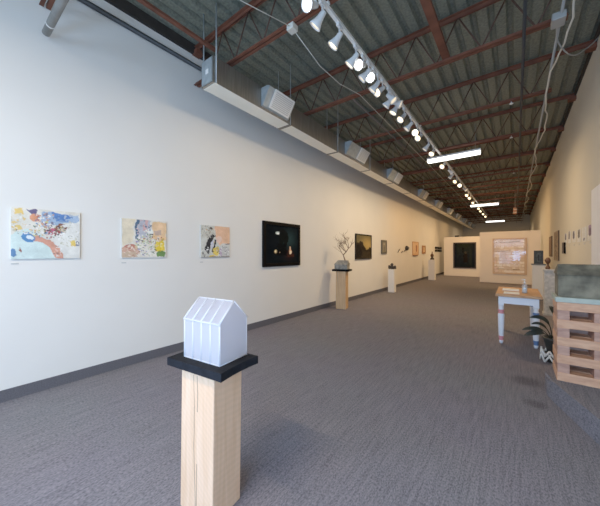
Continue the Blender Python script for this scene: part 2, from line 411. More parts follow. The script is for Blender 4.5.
for k, (xx, yy) in enumerate(((-0.06, 6.19), (-0.08, 8.02), (-0.05, 11.67))):
    t = thing('sprinkler_head', 'tiny white sprinkler head under the roof, %s' % ('nearest of three', 'middle of three', 'farthest of three')[k], 'sprinkler', (xx, yy, 4.165), 0, 'sprinkler heads')
    MB().lathe([(0.008, 0), (0.008, -0.03), (0.03, -0.035), (0.03, -0.045)], 10).build('head', M_whiteM, t)
t = thing('hanging_fixture', 'small orange boxy fixture hanging from the far ceiling on a rod', 'fixture', (-0.02, 17.4, 3.4))
MB().bx(-0.07, 0.07, -0.05, 0.05, 0, 0.30).bevel(0.02).build('shade', M_orange, t)
MB().tube([(0, 0, 0.30), (0, 0, 1.4)], 0.012, 6).build('rod', M_conduit, t)
MB().bx(-0.075, 0.075, -0.055, 0.055, 0.06, 0.09).bx(-0.075, 0.075, -0.055, 0.055, 0.2, 0.23).build('band', M_cable, t)

# ------------------------------------------------------------------ fluorescent lights
def fluor():
    t = thing('fluorescent_light', '', 'light', (0, 0, 0), 0, 'hanging fluorescent lights')
    MB().bx(-0.62, 0.62, -0.07, 0.07, 0.02, 0.07).bevel(0.01).build('housing', M_whiteM, t)
    MB().bx(-0.61, 0.61, -0.075, 0.075, -0.055, 0.019).bevel(0.025, 3).build('diffuser', M_tube, t)
    for s in (-0.5, 0.5):
        MB().tube([(s, 0, 0.07), (s, 0, 0.75)], 0.004, 6).build('chain', M_galv, t)
    return t
f0 = fluor()
for k, (yy, lab) in enumerate(((8.22, 'large near bright fluorescent light hanging across the track lights'),
                               (17.5, 'middle bright fluorescent light hanging above the front partition'),
                               (27.2, 'farthest bright fluorescent light hanging close to the back wall'))):
    o = f0 if k == 0 else copy_tree(f0)
    o.location = (-1.30, yy, 4.0); o['label'] = lab

# ------------------------------------------------------------------ track and spotlights
TX, TZ = -1.60, 4.125
t = thing('lighting_track', 'long white ceiling track carrying the row of spotlights', 'track', (TX, 0, TZ))
MB().bx(-0.02, 0.02, 1.2, 24.0, -0.015, 0.02).build('rail', M_whiteM, t)
for y in (2.545, 6.19, 9.84, 13.5, 17.15, 20.8):
    MB().bx(-0.03, 0.03, y-0.02, y+0.02, 0.02, 0.045).build('clip', M_whiteM, t)
def spotlight(mb):
    t = thing('track_spotlight', '', 'spotlight', (0, 0, 0), 0, 'track spotlights')
    MB().bx(-0.018, 0.018, -0.05, 0.05, -0.05, -0.016).bevel(0.006).build('track_adapter', M_shade, t)
    MB().tube([(0, 0.0, -0.05), (0, 0.0, -0.13)], 0.010, 8).box((0, 0, -0.125), (0.05, 0.03, 0.03)).build('arm', M_shade, t)
    # bell shade, opening along -Z of its own frame
    sh = MB().lathe([(0.020, 0.045), (0.034, 0.04), (0.040, 0.0), (0.044, -0.05), (0.060, -0.10), (0.082, -0.15), (0.084, -0.165),
                     (0.078, -0.163), (0.056, -0.10), (0.038, -0.05)], 16).build('shade', M_shade, t)
    sh.location = (0, 0, -0.138); sh.scale = (0.8, 0.8, 0.8)
    MB().lathe([(0.03, -0.09), (0.056, -0.115), (0.069, -0.135), (0.060, -0.150), (0.03, -0.158), (0.005, -0.16)], 16).build('bulb', mb, sh)
    return t
# Y along the track, azimuth (deg, 0 = +X, 180 = left wall), tilt from straight down, bulb
heads = [(2.32, 262, 62, 'c'), (2.46, 190, 42, 'd'), (2.82, 196, 40, 'w'), (3.24, 190, 45, 'w'), (3.46, 262, 66, 'c'), (3.62, 195, 48, 'd'),
         (3.80, 268, 66, 'c'), (3.95, 192, 42, 'd'), (4.13, 235, 52, 'w'), (4.38, 10, 40, 'd'), (4.50, 185, 45, 'd'), (4.62, 15, 62, 'd'), (4.78, 200, 32, 'w'), (5.18, 232, 44, 'w'), (5.60, 195, 45, 'd'),
         (6.02, 262, 60, 'v'), (6.30, 245, 55, 'w'), (6.95, 190, 42, 'd'), (7.45, 250, 45, 'w'),
         (8.75, 245, 52, 'w'), (9.5, 20, 45, 'd'), (10.1, 190, 45, 'd'), (10.9, 240, 55, 'w'), (11.7, 262, 62, 'v'), (12.5, 350, 50, 'd'),
         (13.8, 240, 55, 'w'), (14.6, 245, 55, 'w'), (16.0, 235, 50, 'w'), (18.4, 255, 58, 'w'), (19.6, 245, 55, 'w'), (21.2, 250, 56, 'w'), (22.8, 255, 58, 'w')]
BM = {'c': M_bulbC, 'w': M_bulbW, 'd': M_bulbD, 'v': mat('hot_warm_bulb', rgb(255, 240, 210), 0.4, emit=(1, 0.85, 0.58, 1), estr=6)}
protos = {}
DESC = {'c': 'glaring white lit', 'w': 'warm lit', 'd': 'turned aside', 'v': 'glaring warm lit'}
for k, (y, az, ti, kd) in enumerate(heads):
    if kd not in protos: o = protos[kd] = spotlight(BM[kd])
    else: o = copy_tree(protos[kd])
    o.location = (TX, y, TZ)
    o['label'] = 'white bell-shaped track spotlight, %s, the %s along the track from the camera' % (DESC[kd], ORD[k])
    sh = [c for c in o.children if c.name.startswith('shade')][0]
    sh.rotation_euler = (Matrix.Rotation(math.radians(az), 4, 'Z') @ Matrix.Rotation(math.radians(-ti), 4, 'Y')).to_euler()

# ------------------------------------------------------------------ paintings
def vnoise(seed):
    r = random.Random(seed); T = [r.random() for _ in range(1024)]
    def h(i, j): return T[(i*73 + j*179 + (i*j) % 31) % 1024]
    def f(x, y):
        i, j = math.floor(x), math.floor(y); u, v = x-i, y-j
        u = u*u*(3-2*u); v = v*v*(3-2*v)
        return (h(i, j)*(1-u)+h(i+1, j)*u)*(1-v) + (h(i, j+1)*(1-u)+h(i+1, j+1)*u)*v - 0.5
    return f
def inpoly(x, y, p):
    c = False; j = len(p)-1
    for i in range(len(p)):
        if (p[i][1] > y) != (p[j][1] > y) and x < (p[j][0]-p[i][0])*(y-p[i][1])/(p[j][1]-p[i][1]) + p[i][0]: c = not c
        j = i
    return c
def shade_fn(base, layers, speck=(), seed=1, ragged=0.05, grain=6, wash=10, dim=1.0):
    r = random.Random(seed)
    n1, n2, n3 = vnoise(seed), vnoise(seed+50), vnoise(seed+90)
    dots = []
    for (cx, cy, rx, ry, n, cols, ln) in speck:
        for _ in range(n):
            a = r.uniform(0, 2*PI); q = math.sqrt(r.random())
            th = r.uniform(0, PI); l = (0.3 + 1.1*r.random()**2)*ln
            dots.append((cx+rx*q*math.cos(a), cy+ry*q*math.sin(a), math.cos(th), math.sin(th), l, r.uniform(0.2, 0.75)*l, r.choice(cols)))
    def f(x, y):
        dx = ragged*(n1(x*5, y*5) + 0.7*n2(x*13, y*13) + 0.4*n3(x*31, y*31)); dy = ragged*(n2(x*5+9, y*5) + 0.7*n3(x*13, y*13+5) + 0.4*n1(x*31, y*31))
        X, Y = x+dx, y+dy
        col = base(x, y) if callable(base) else base
        for s in layers:
            if s[0] == 'e':
                if ((X-s[1])/s[3])**2 + ((Y-s[2])/s[4])**2 < 1: col = s[5]
            elif s[0] == 'p':
                if inpoly(X, Y, s[1]): col = s[2]
            elif s[0] == 'a':     # arc band: cx, cy, r0, r1, a0, a1
                d = math.hypot(X-s[1], Y-s[2]); an = math.degrees(math.atan2(s[2]-Y, X-s[1]))
                if s[3] < d < s[4] and s[5] < an < s[6]: col = s[7]
        for (cx, cy, c, sn, l, w, cc) in dots:
            u = (x-cx)*c + (y-cy)*sn; v = -(x-cx)*sn + (y-cy)*c
            if (u/l)**2 + (v/w)**2 < 1: col = cc
        g = r.uniform(-grain, grain) + wash*2*n1(x*7+3, y*7) + wash*1.4*n2(x*19, y*19)
        return tuple(min(255, max(0, (q+g)*dim)) for q in col)
    return f

def picture(corner, ux, uz, w, h, fn, nx, ny, name, m, parent):
    """flat painted sheet: corner = top-left seen from the room, ux along width, normal = out of wall"""
    verts = []; faces = []; cols = []
    for j in range(ny+1):
        for i in range(nx+1):
            p = Vector(corner) + Vector(ux)*(w*i/nx) - Vector((0, 0, 1))*(h*j/ny)
            verts.append(p); c = fn(i/nx, j/ny); cols += [lin(c[0]), lin(c[1]), lin(c[2]), 1.0]
    for j in range(ny):
        for i in range(nx):
            a = j*(nx+1)+i; faces.append((a, a+nx+1, a+nx+2, a+1))
    me = bpy.data.meshes.new(name); me.from_pydata(verts, [], faces)
    ca = me.color_attributes.new('Paint', 'FLOAT_COLOR', 'POINT'); ca.data.foreach_set('color', cols)
    me.materials.append(m); me.update()
    o = bpy.data.objects.new(name, me); C.objects.link(o); o.parent = parent
    return o

UL = Vector((0, 1, 0))    # along left wall, picture's left edge is the near (small Y) side
def left_art(name, label, y0, y1, z0, z1, fn, nx, ny, depth=0.035, frame=None, fw=0.0, cat='painting', side=None, group=None, m=None):
    w, h = y1-y0, z1-z0
    t = thing(name, label, cat, (XL, (y0+y1)/2, z0), 0, group)
    if frame:
        b = MB(); yy = w/2
        b.bx(0, depth, -yy, -yy+fw, 0, h).bx(0, depth, yy-fw, yy, 0, h).bx(0, depth, -yy+fw, yy-fw, 0, fw).bx(0, depth, -yy+fw, yy-fw, h-fw, h)
        b.bevel(min(fw, depth)*0.15).build('frame', frame, t)
        picture((depth*0.6, -yy+fw, h-fw), UL, None, w-2*fw, h-2*fw, fn, nx, ny, 'picture', m or M_art, t)
        MB().bx(0, depth*0.5, -yy+fw*0.5, yy-fw*0.5, fw*0.5, h-fw*0.5).build('backing', M_black, t)
    else:
        MB().bx(0, depth-0.001, -w/2, w/2, 0, h).build('canvas_edge', side or M_edge, t)
        picture((depth, -w/2, h), UL, None, w, h, fn, nx, ny, 'painted_canvas', m or M_art, t)
    return t

CR = (226, 220, 205); WH = (232, 232, 226)
mix = [(70, 70, 80), (235, 232, 225), (150, 60, 60), (90, 120, 90), (200, 190, 120), (120, 150, 190), (230, 225, 215)]
f1 = shade_fn(CR, [
    ('p', [(0.55, 0.35), (1, 0.2), (1, 1), (0.6, 1)], (226, 224, 214)),
    ('p', [(0.42, 0.05), (1, 0.08), (1, 0.22), (0.75, 0.26), (0.42, 0.36)], (158, 180, 204)),
    ('p', [(0.58, 0.06), (0.86, 0.08), (0.80, 0.22), (0.62, 0.24)], (86, 126, 184)),
    ('p', [(0.22, 0.0), (0.36, 0.03), (0.34, 0.12), (0.26, 0.10)], (92, 84, 116)),
    ('e', 0.32, 0.17, 0.09, 0.08, (222, 150, 112)), ('e', 0.38, 0.15, 0.03, 0.05, (190, 110, 80)),
    ('p', [(0.03, 0.02), (0.14, 0.0), (0.15, 0.10), (0.05, 0.13)], (232, 196, 110)),
    ('p', [(0.05, 0.36), (0.13, 0.33), (0.15, 0.46), (0.06, 0.47)], (230, 200, 120)),
    ('e', 0.22, 1.0, 0.42, 0.56, (206, 224, 218)),
    ('a', 0.20, 1.05, 0.42, 0.545, 5, 80, (216, 152, 128)),
    ('e', 0.53, 0.45, 0.055, 0.075, (196, 92, 112)), ('p', [(0.56, 0.45), (0.62, 0.4), (0.60, 0.55)], (120, 40, 60)),
    ('e', 0.68, 0.38, 0.10, 0.10, (134, 88, 72)), ('e', 0.73, 0.42, 0.04, 0.05, (200, 170, 150)),
    ('e', 0.22, 0.59, 0.11, 0.085, (78, 130, 180)), ('e', 0.235, 0.585, 0.06, 0.04, (222, 230, 232)),
    ('e', 0.02, 0.88, 0.045, 0.10, (88, 128, 170)), ('p', [(0.83, 0.62), (0.90, 0.6), (0.92, 0.74), (0.85, 0.74)], (224, 190, 92)),
    ('p', [(0.92, 0.60), (0.98, 0.62), (0.97, 0.74), (0.91, 0.72)], (120, 118, 128)), ('e', 0.12, 0.82, 0.012, 0.05, (150, 90, 80)),
], [(0.5, 0.42, 0.26, 0.17, 170, mix, 0.022), (0.46, 0.2, 0.16, 0.16, 60, [(150, 172, 200), (120, 120, 140), (230, 226, 216), (200, 150, 120)], 0.024),
    (0.82, 0.5, 0.18, 0.28, 90, [(226, 224, 214), (206, 200, 178), (150, 150, 130), (236, 234, 226), (190, 186, 160)], 0.026), (0.28, 0.42, 0.28, 0.12, 90, [(240, 238, 232), (200, 196, 180), (90, 90, 90), (226, 190, 120)], 0.018),
    (0.09, 0.25, 0.09, 0.24, 40, [(236, 232, 222), (230, 196, 120), (206, 196, 170)], 0.024), (0.8, 0.14, 0.2, 0.09, 30, [(120, 150, 190), (86, 112, 160), (176, 190, 204)], 0.024),
    (0.68, 0.4, 0.11, 0.11, 26, [(110, 66, 56), (170, 120, 96), (220, 206, 190), (60, 50, 50)], 0.016), (0.66, 0.86, 0.1, 0.13, 40, [(226, 206, 190), (120, 110, 100), (236, 234, 226)], 0.014)], 11)
left_art('abstract_painting', 'colourful abstract canvas with pale mint disc and blue patches, leftmost on the white wall', 0.461, 1.031, 1.434, 1.965, f1, 104, 96, 0.022)
f2 = shade_fn((228, 222, 208), [
    ('p', [(0, 0), (0.26, 0), (0.22, 0.6), (0, 0.7)], (228, 214, 184)),
    ('p', [(0.36, 0), (0.62, 0), (0.56, 0.45), (0.38, 0.5)], (184, 186, 196)), ('p', [(0.48, 0), (0.56, 0), (0.54, 0.3), (0.47, 0.3)], (206, 164, 160)),
    ('p', [(0.28, 0.02), (0.36, 0.02), (0.35, 0.5), (0.27, 0.52), (0.30, 0.3)], (70, 96, 122)),
    ('p', [(0.66, 0.05), (1, 0.05), (1, 0.55), (0.66, 0.5)], (236, 196, 150)), ('p', [(0.72, 0.26), (0.88, 0.24), (0.88, 0.36), (0.72, 0.38)], (196, 168, 150)),
    ('e', 0.18, 0.82, 0.2, 0.13, (208, 164, 140)), ('e', 0.18, 0.72, 0.14, 0.06, (188, 120, 100)), ('p', [(0, 0.88), (0.3, 0.85), (0.32, 1), (0, 1)], (206, 178, 150)),
    ('p', [(0.74, 0.58), (0.96, 0.5), (0.97, 0.80), (0.72, 0.84)], (236, 202, 62)),
    ('p', [(0.76, 0.84), (0.86, 0.79), (0.98, 0.84), (0.98, 1), (0.76, 1)], (106, 138, 78)),
    ('e', 0.64, 0.36, 0.04, 0.03, (40, 40, 46)), ('e', 0.79, 0.47, 0.04, 0.03, (150, 90, 70)), ('e', 0.6, 0.3, 0.1, 0.06, (236, 236, 226)),
], [(0.2, 0.84, 0.2, 0.15, 40, [(220, 186, 164), (176, 120, 100), (236, 214, 196)], 0.03), (0.46, 0.22, 0.18, 0.24, 50, [(150, 160, 176), (206, 200, 200), (90, 106, 128), (214, 176, 168)], 0.03), (0.84, 0.66, 0.13, 0.16, 30, [(244, 216, 90), (214, 176, 40), (240, 230, 170)], 0.022),
    (0.52, 0.68, 0.25, 0.31, 210, [(110, 140, 100), (235, 235, 228), (60, 60, 66), (150, 140, 180), (190, 200, 150), (220, 190, 150)], 0.024),
    (0.6, 0.5, 0.36, 0.08, 80, [(160, 70, 60), (235, 230, 220), (80, 80, 80), (220, 180, 90)], 0.02)], 12)
left_art('abstract_painting', 'abstract canvas with dark blue stripe, yellow patch and green corner, second along the wall', 1.470, 2.056, 1.431, 1.950, f2, 92, 84, 0.022)
f3 = shade_fn((208, 208, 198), [
    ('p', [(0.46, 0.0), (1, 0.0), (1, 0.56), (0.62, 0.6), (0.50, 0.34)], (236, 188, 152)), ('e', 0.62, 0.42, 0.09, 0.1, (240, 206, 186)),
    ('p', [(0.7, 0.58), (1, 0.56), (1, 1), (0.7, 1)], (206, 206, 200)), ('p', [(0, 0.02), (0.45, 0.02), (0.42, 0.35), (0, 0.4)], (200, 198, 184)),
    ('p', [(0.36, 0.24), (0.50, 0.30), (0.30, 0.56), (0.27, 0.92), (0.20, 0.84), (0.10, 0.74), (0.2, 0.44)], (38, 38, 42)),
    ('p', [(0.47, 0.42), (0.53, 0.44), (0.46, 0.72), (0.42, 0.86), (0.36, 0.82)], (36, 36, 40)), ('p', [(0.30, 0.52), (0.42, 0.42), (0.38, 0.7), (0.30, 0.7)], (206, 210, 224)),
    ('e', 0.52, 0.80, 0.11, 0.14, (226, 198, 92)), ('e', 0.38, 0.96, 0.09, 0.04, (226, 196, 80)), ('e', 0.68, 0.84, 0.04, 0.14, (196, 176, 196)),
    ('e', 0.33, 0.08, 0.05, 0.04, (80, 70, 66)), ('p', [(0, 0.97), (1, 0.95), (1, 1), (0, 1)], (150, 140, 130)), ('p', [(0.82, 0.6), (1, 0.55), (1, 0.60)], (90, 80, 78)),
], [(0.25, 0.2, 0.25, 0.2, 90, [(235, 232, 225), (90, 86, 80), (190, 150, 100), (150, 150, 140), (206, 200, 186)], 0.026),
    (0.75, 0.8, 0.24, 0.18, 90, [(235, 235, 230), (120, 130, 110), (190, 180, 190), (70, 70, 74)], 0.022), (0.15, 0.8, 0.14, 0.16, 50, [(235, 235, 230), (170, 176, 170), (120, 120, 116)], 0.026),
    (0.5, 0.68, 0.12, 0.2, 30, [(40, 40, 44), (230, 200, 100), (235, 235, 235)], 0.02)], 13)
left_art('abstract_painting', 'abstract canvas with black wing shape on peach ground, third along the wall', 2.624, 3.203, 1.417, 1.953, f3, 76, 70, 0.022)
def b4(x, y):
    g = math.exp(-((x-0.72)**2/0.05 + (y-0.35)**2/0.08)); q = math.exp(-((x-0.7)**2/0.02+(y-0.78)**2/0.02))
    return (13+18*g+26*q, 17+30*g+6*q, 20+28*g+2*q)
f4 = shade_fn(b4, [
    ('e', 0.50, 0.22, 0.15, 0.14, (16, 18, 18)), ('p', [(0.60, 0.14), (0.68, 0.28), (0.66, 0.42), (0.55, 0.6), (0.44, 0.6), (0.38, 0.4), (0.40, 0.2)], (15, 18, 17)),
    ('p', [(0.32, 0.48), (0.62, 0.48), (0.62, 0.8), (0.3, 0.8)], (11, 13, 14)), ('e', 0.345, 0.19, 0.055, 0.035, (176, 190, 186)), ('e', 0.36, 0.205, 0.03, 0.02, (230, 230, 222)),
    ('e', 0.735, 0.70, 0.05, 0.07, (160, 96, 66)), ('e', 0.735, 0.71, 0.035, 0.055, (236, 206, 172)), ('p', [(0.72, 0.56), (0.755, 0.56), (0.755, 0.68), (0.72, 0.68)], (206, 164, 132)),
    ('e', 0.29, 0.695, 0.04, 0.045, (150, 130, 92)), ('e', 0.29, 0.695, 0.022, 0.03, (226, 206, 160)), ('p', [(0.65, 0.78), (0.86, 0.78), (0.86, 0.84), (0.65, 0.84)], (56, 30, 24)),
    ('e', 0.40, 0.72, 0.015, 0.02, (140, 120, 100)),
], [(0.45, 0.55, 0.14, 0.16, 25, [(20, 34, 34), (9, 11, 12), (26, 30, 30)], 0.02)], 14, 0.02, 1, 2, 1.15)
left_art('dark_painting', 'black framed dark painting with a shadowy figure and pale glowing vase', 4.03, 5.25, 1.20, 2.15, f4, 72, 66, 0.05, M_black, 0.075, m=M_artd)
def b5(x, y):
    g = math.exp(-((x-0.75)**2/0.2 + (y-0.4)**2/0.12)); return (118+96*g, 108+72*g, 78+30*g)
f5 = shade_fn(b5, [
    ('p', [(0, 0.36), (0.10, 0.30), (0.18, 0.34), (0.28, 0.24), (0.36, 0.30), (0.42, 0.28), (0.5, 0.46), (0.62, 0.55), (0.66, 0.66), (0.8, 0.60), (0.9, 0.5), (1, 0.52), (1, 1), (0, 1)], (58, 50, 42)),
    ('p', [(0, 0.42), (0.2, 0.42), (0.34, 0.62), (0.4, 0.8), (0.3, 1), (0, 1)], (40, 36, 34)), ('p', [(0.5, 0.7), (1, 0.72), (1, 1), (0.4, 1)], (70, 60, 46)),
], [(0.5, 0.75, 0.4, 0.2, 30, [(80, 68, 50), (44, 40, 36), (94, 84, 60)], 0.02)], 15, 0.03, 5, 6, 0.82)
left_art('landscape_painting', 'golden sky landscape painting with a dark mountain, right of the twig sculpture', 8.17, 9.40, 1.28, 2.11, f5, 40, 52, 0.05, mat('thin_brown_frame', rgb(34, 28, 22), 0.6, spec=0.1), 0.035, m=M_artd)
f6 = shade_fn((150, 142, 124), [('p', [(0.2, 0.1), (0.8, 0.1), (0.8, 0.9), (0.2, 0.9)], (176, 168, 148)), ('p', [(0.4, 0.3), (0.62, 0.25), (0.66, 0.9), (0.36, 0.9)], (104, 100, 88)), ('e', 0.5, 0.24, 0.1, 0.07, (200, 190, 170))], (), 16, 0.03, 6, 6, 0.86)
left_art('small_picture', 'small upright grey-brown framed picture beyond the landscape painting', 10.36, 10.88, 1.45, 1.98, f6, 16, 24, 0.05, mat('grey_brown_frame', rgb(82, 80, 70), 0.5), 0.07)
f7 = shade_fn((226, 184, 142), [('e', 0.68, 0.5, 0.11, 0.3, (158, 92, 62)), ('e', 0.68, 0.28, 0.07, 0.06, (120, 70, 50)), ('p', [(0.1, 0.1), (0.4, 0.1), (0.4, 0.9), (0.1, 0.9)], (230, 196, 158))], (), 17, 0.03, 5, 5)
t = left_art('peach_print', 'peach coloured print with a brown figure hung between the two small pedestals', 14.44, 15.54, 1.36, 2.05, f7, 20, 26, 0.03, mat('tan_frame', rgb(200, 152, 108), 0.6), 0.04, 'print')
MB().bx(0, 0.06, -0.45, 0.25, -0.035, 0.0).build('ledge', mat('dark_ledge', rgb(96, 70, 50), 0.6), t)
f8 = shade_fn((226, 190, 150), [('p', [(0.25, 0.2), (0.75, 0.2), (0.75, 0.8), (0.25, 0.8)], (214, 172, 130))], (), 18, 0.0, 4, 3)
left_art('small_picture', 'small tan framed picture just beyond the peach print', 16.25, 16.9, 1.43, 1.89, f8, 10, 14, 0.05, mat('brown_tan_frame', rgb(168, 120, 78), 0.6), 0.10)
# four small dark plaques
for k, (y, z, la) in enumerate(((19.85, 1.73, 'upper near one'), (20.85, 1.73, 'upper far one'), (19.85, 1.55, 'lower near one'), (20.85, 1.55, 'lower far one'))):
    t = thing('dark_plaque', 'small black wall plaque near the rear partition, %s of four' % la, 'plaque', (XL, y, z), 0, 'black wall plaques')
    MB().bx(0, 0.03, -0.45, 0.45, 0, 0.14).build('panel', M_black, t)
    MB().bx(0.03, 0.034, -0.05, 0.05, 0.04, 0.08).build('pale_motif', M_conduit, t)
# wall birds: a few thin dark strokes and one leaf
for k, (y, z, dy, dz, la) in enumerate(((12.25, 1.50, 0.28, 0.17, 'leftmost of four'), (12.72, 1.48, 0.12, 0.10, 'second of four from the left'), (13.05, 1.52, 0.25, 0.12, 'third of four from the left'))):
    tag(MB().tube([(XL+0.02, y, z), (XL+0.05, y+dy*0.4, z+dz*0.7), (XL+0.03, y+dy, z+dz)], [0.008, 0.02, 0.006], 6).build('wall_twig', M_bronzeD),
        'thin dark curved twig fixed to the left wall, %s' % la, 'twig', 'wall twigs')
tag(MB().lathe([(0.01, 0), (0.08, 0.06), (0.11, 0.14), (0.06, 0.21), (0.01, 0.24)], 10, Matrix.Translation((XL+0.04, 13.45, 1.58)), True, 1.6).build('wall_leaf', M_bronzeD),
    'dark leaf-shaped wall ornament at the right end of the wall twigs', 'ornament')
# caption cards
for (y0, y1, z, w) in ((0.464, 0.52, 1.385, 'mint disc canvas'), (1.475, 1.53, 1.365, 'yellow patch canvas'), (2.626, 2.68, 1.342, 'black wing canvas')):
    tag(MB().bx(XL, XL+0.004, y0, y1, z-0.008, z+0.008).build('caption_card', M_card), 'tiny pale caption card under the %s' % w, 'card', 'caption cards')

# ------------------------------------------------------------------ art on the partitions
t = thing('large_dark_painting', 'large dark blue-black painting on the rear partition', 'painting', (-2.56, 20.4, 0.50))
wd, ht, fw = 1.26, 1.64, 0.07
MB().bx(-wd/2, -wd/2+fw, -0.05, 0, 0, ht).bx(wd/2-fw, wd/2, -0.05, 0, 0, ht).bx(-wd/2+fw, wd/2-fw, -0.05, 0, 0, fw).bx(-wd/2+fw, wd/2-fw, -0.05, 0, ht-fw, ht).build('frame', mat('dark_brown_frame', rgb(40, 28, 20), 0.5), t)
fB = shade_fn(lambda x, y: (26+14*math.sin(3*x)*(1-y), 34+14*math.sin(3*x)*(1-y), 38+10*math.sin(3*y)),
    [('p', [(0.12, 0.2), (0.24, 0.12), (0.26, 0.5), (0.14, 0.6)], (38, 48, 50)), ('p', [(0.36, 0.15), (0.46, 0.2), (0.4, 0.5)], (22, 24, 26)), ('e', 0.52, 0.4, 0.05, 0.06, (70, 66, 58)),
     ('p', [(0.46, 0.42), (0.6, 0.42), (0.66, 0.8), (0.44, 0.8)], (34, 30, 30)), ('p', [(0.72, 0.2), (0.86, 0.25), (0.84, 0.9), (0.74, 0.9)], (40, 48, 48))],
    [(0.5, 0.5, 0.45, 0.45, 40, [(40, 50, 54), (20, 24, 28), (56, 54, 48)], 0.03)], 19, 0.04, 2, 3, 0.8)
picture((-wd/2+fw, -0.03, ht-fw), (1, 0, 0), None, wd-2*fw, ht-2*fw, fB, 30, 38, 'picture', M_artd, t)
MB().bx(-wd/2+0.03, wd/2-0.03, -0.028, 0, 0.03, ht-0.03).build('backing', M_black, t)
tag(MB().bx(-3.12, -2.88, 20.42, 20.54, 2.5, 2.60).bevel(0.02).build('black_speaker', M_black), 'small black box sitting on top of the rear partition', 'box')

t = thing('white_relief_artwork', 'large framed cream patchwork artwork under reflecting glass on the front partition', 'artwork', (-0.245, 16.95, 0.45))
wd, ht, fw = 1.33, 1.74, 0.045
MB().bx(-wd/2, -wd/2+fw, -0.06, 0, 0, ht).bx(wd/2-fw, wd/2, -0.06, 0, 0, ht).bx(-wd/2+fw, wd/2-fw, -0.06, 0, 0, fw).bx(-wd/2+fw, wd/2-fw, -0.06, 0, ht-fw, ht).build('frame', mat('pale_wood_frame', rgb(206, 178, 146), 0.5), t)
rq = random.Random(5); rects = []
for j in range(11):
    yy = 0.03 + j*0.088; xx = 0.03
    while xx < 0.95:
        w = rq.choice((0.08, 0.12, 0.18, 0.26)); c = rq.choice(((240, 230, 214), (232, 218, 200), (246, 240, 230), (220, 204, 184), (236, 216, 204)))
        x2 = min(xx+w, 0.97); rects.append(('p', [(xx, yy), (x2-0.012, yy), (x2-0.012, yy+0.07), (xx, yy+0.07)], c)); xx += w
rects += [('p', [(0.06, 0.07), (0.82, 0.06), (0.82, 0.085), (0.06, 0.095)], (168, 146, 110)), ('p', [(0.06, 0.36), (0.55, 0.31), (0.56, 0.33), (0.08, 0.385)], (176, 156, 124)),
          ('p', [(0.1, 0.86), (0.32, 0.86), (0.32, 0.875), (0.1, 0.875)], (150, 134, 104)), ('p', [(0.6, 0.88), (0.82, 0.87), (0.82, 0.89), (0.6, 0.895)], (150, 134, 104))]
fQ = shade_fn((206, 184, 156), rects, [(0.42, 0.2, 0.2, 0.1, 30, [(228, 196, 182), (240, 230, 216)], 0.02)], 21, 0.012, 5, 4)
picture((-wd/2+fw, -0.03, ht-fw), (1, 0, 0), None, wd-2*fw, ht-2*fw, fQ, 60, 76, 'patchwork', M_art, t)
MB().bx(-wd/2+0.02, wd/2-0.02, -0.028, 0, 0.02, ht-0.02).build('backing', M_paper, t)
def glassmat():
    m = bpy.data.materials.new('picture_glass'); m.use_nodes = True
    nt = m.node_tree; N = nt.nodes; L = nt.links; N.remove(N['Principled BSDF'])
    g = N.new('ShaderNodeBsdfTransparent'); s = N.new('ShaderNodeBsdfGlossy'); s.inputs['Roughness'].default_value = 0.03
    a = N.new('ShaderNodeMixShader'); a.inputs[0].default_value = 0.035; L.new(g.outputs[0], a.inputs[1]); L.new(s.outputs[0], a.inputs[2])
    L.new(a.outputs[0], N['Material Output'].inputs['Surface']); return m
M_glass = glassmat()
MB().quad((-wd/2+fw, -0.045, fw), (wd/2-fw, -0.045, fw), (wd/2-fw, -0.045, ht-fw), (-wd/2+fw, -0.045, ht-fw)).build('glass', M_glass, t)

# ------------------------------------------------------------------ art on the right wall
def right_art(name, label, y0, y1, z0, z1, fn, nx, ny, depth, sidem, cat, group=None):
    y0 *= 0.966; y1 *= 0.966
    t = thing(name, label, cat, (XR, (y0+y1)/2, z0), 0, group)
    MB().bx(-depth+0.001, -0.001, -(y1-y0)/2, (y1-y0)/2, 0, z1-z0).build('panel', sidem, t)
    picture((-depth, (y1-y0)/2, z1-z0), (0, -1, 0), None, y1-y0, z1-z0, fn, nx, ny, 'painted_face', M_art, t)
    return t
fa = shade_fn((98, 72, 50), [('p', [(0.2, 0.1), (0.7, 0.05), (0.8, 0.9), (0.3, 0.95)], (120, 90, 64))], (), 31, 0.03, 10)
right_art('narrow_brown_panel', 'narrow brown wall panel, the farther and smaller of two on the right wall', 13.1, 14.1, 1.36, 2.06, fa, 12, 16, 0.025, mat('brown_panel_edge', rgb(80, 58, 42), 0.6), 'panel')
fb = shade_fn((150, 130, 106), [('p', [(0.15, 0.05), (0.85, 0.05), (0.85, 0.95), (0.15, 0.95)], (128, 108, 86))], [(0.5, 0.5, 0.35, 0.45, 60, [(190, 170, 140), (80, 66, 54), (60, 52, 44), (170, 150, 120)], 0.05)], 32, 0.03, 10)
right_art('patterned_panel', 'tall patterned brown wall panel, the nearer and larger of two on the right wall', 11.15, 12.3, 1.26, 2.13, fb, 24, 36, 0.03, mat('dark_panel_edge', rgb(66, 50, 38), 0.6), 'panel')
fd = shade_fn((58, 54, 62), [('e', 0.5, 0.3, 0.3, 0.2, (40, 38, 44)), ('e', 0.5, 0.7, 0.3, 0.2, (84, 76, 84))], (), 33, 0.03, 6)
right_art('dark_wall_panel', 'dark narrow wall piece hanging low beside the row of paper strips', 9.84, 10.18, 1.472, 1.753, fd, 10, 16, 0.04, M_black, 'panel')
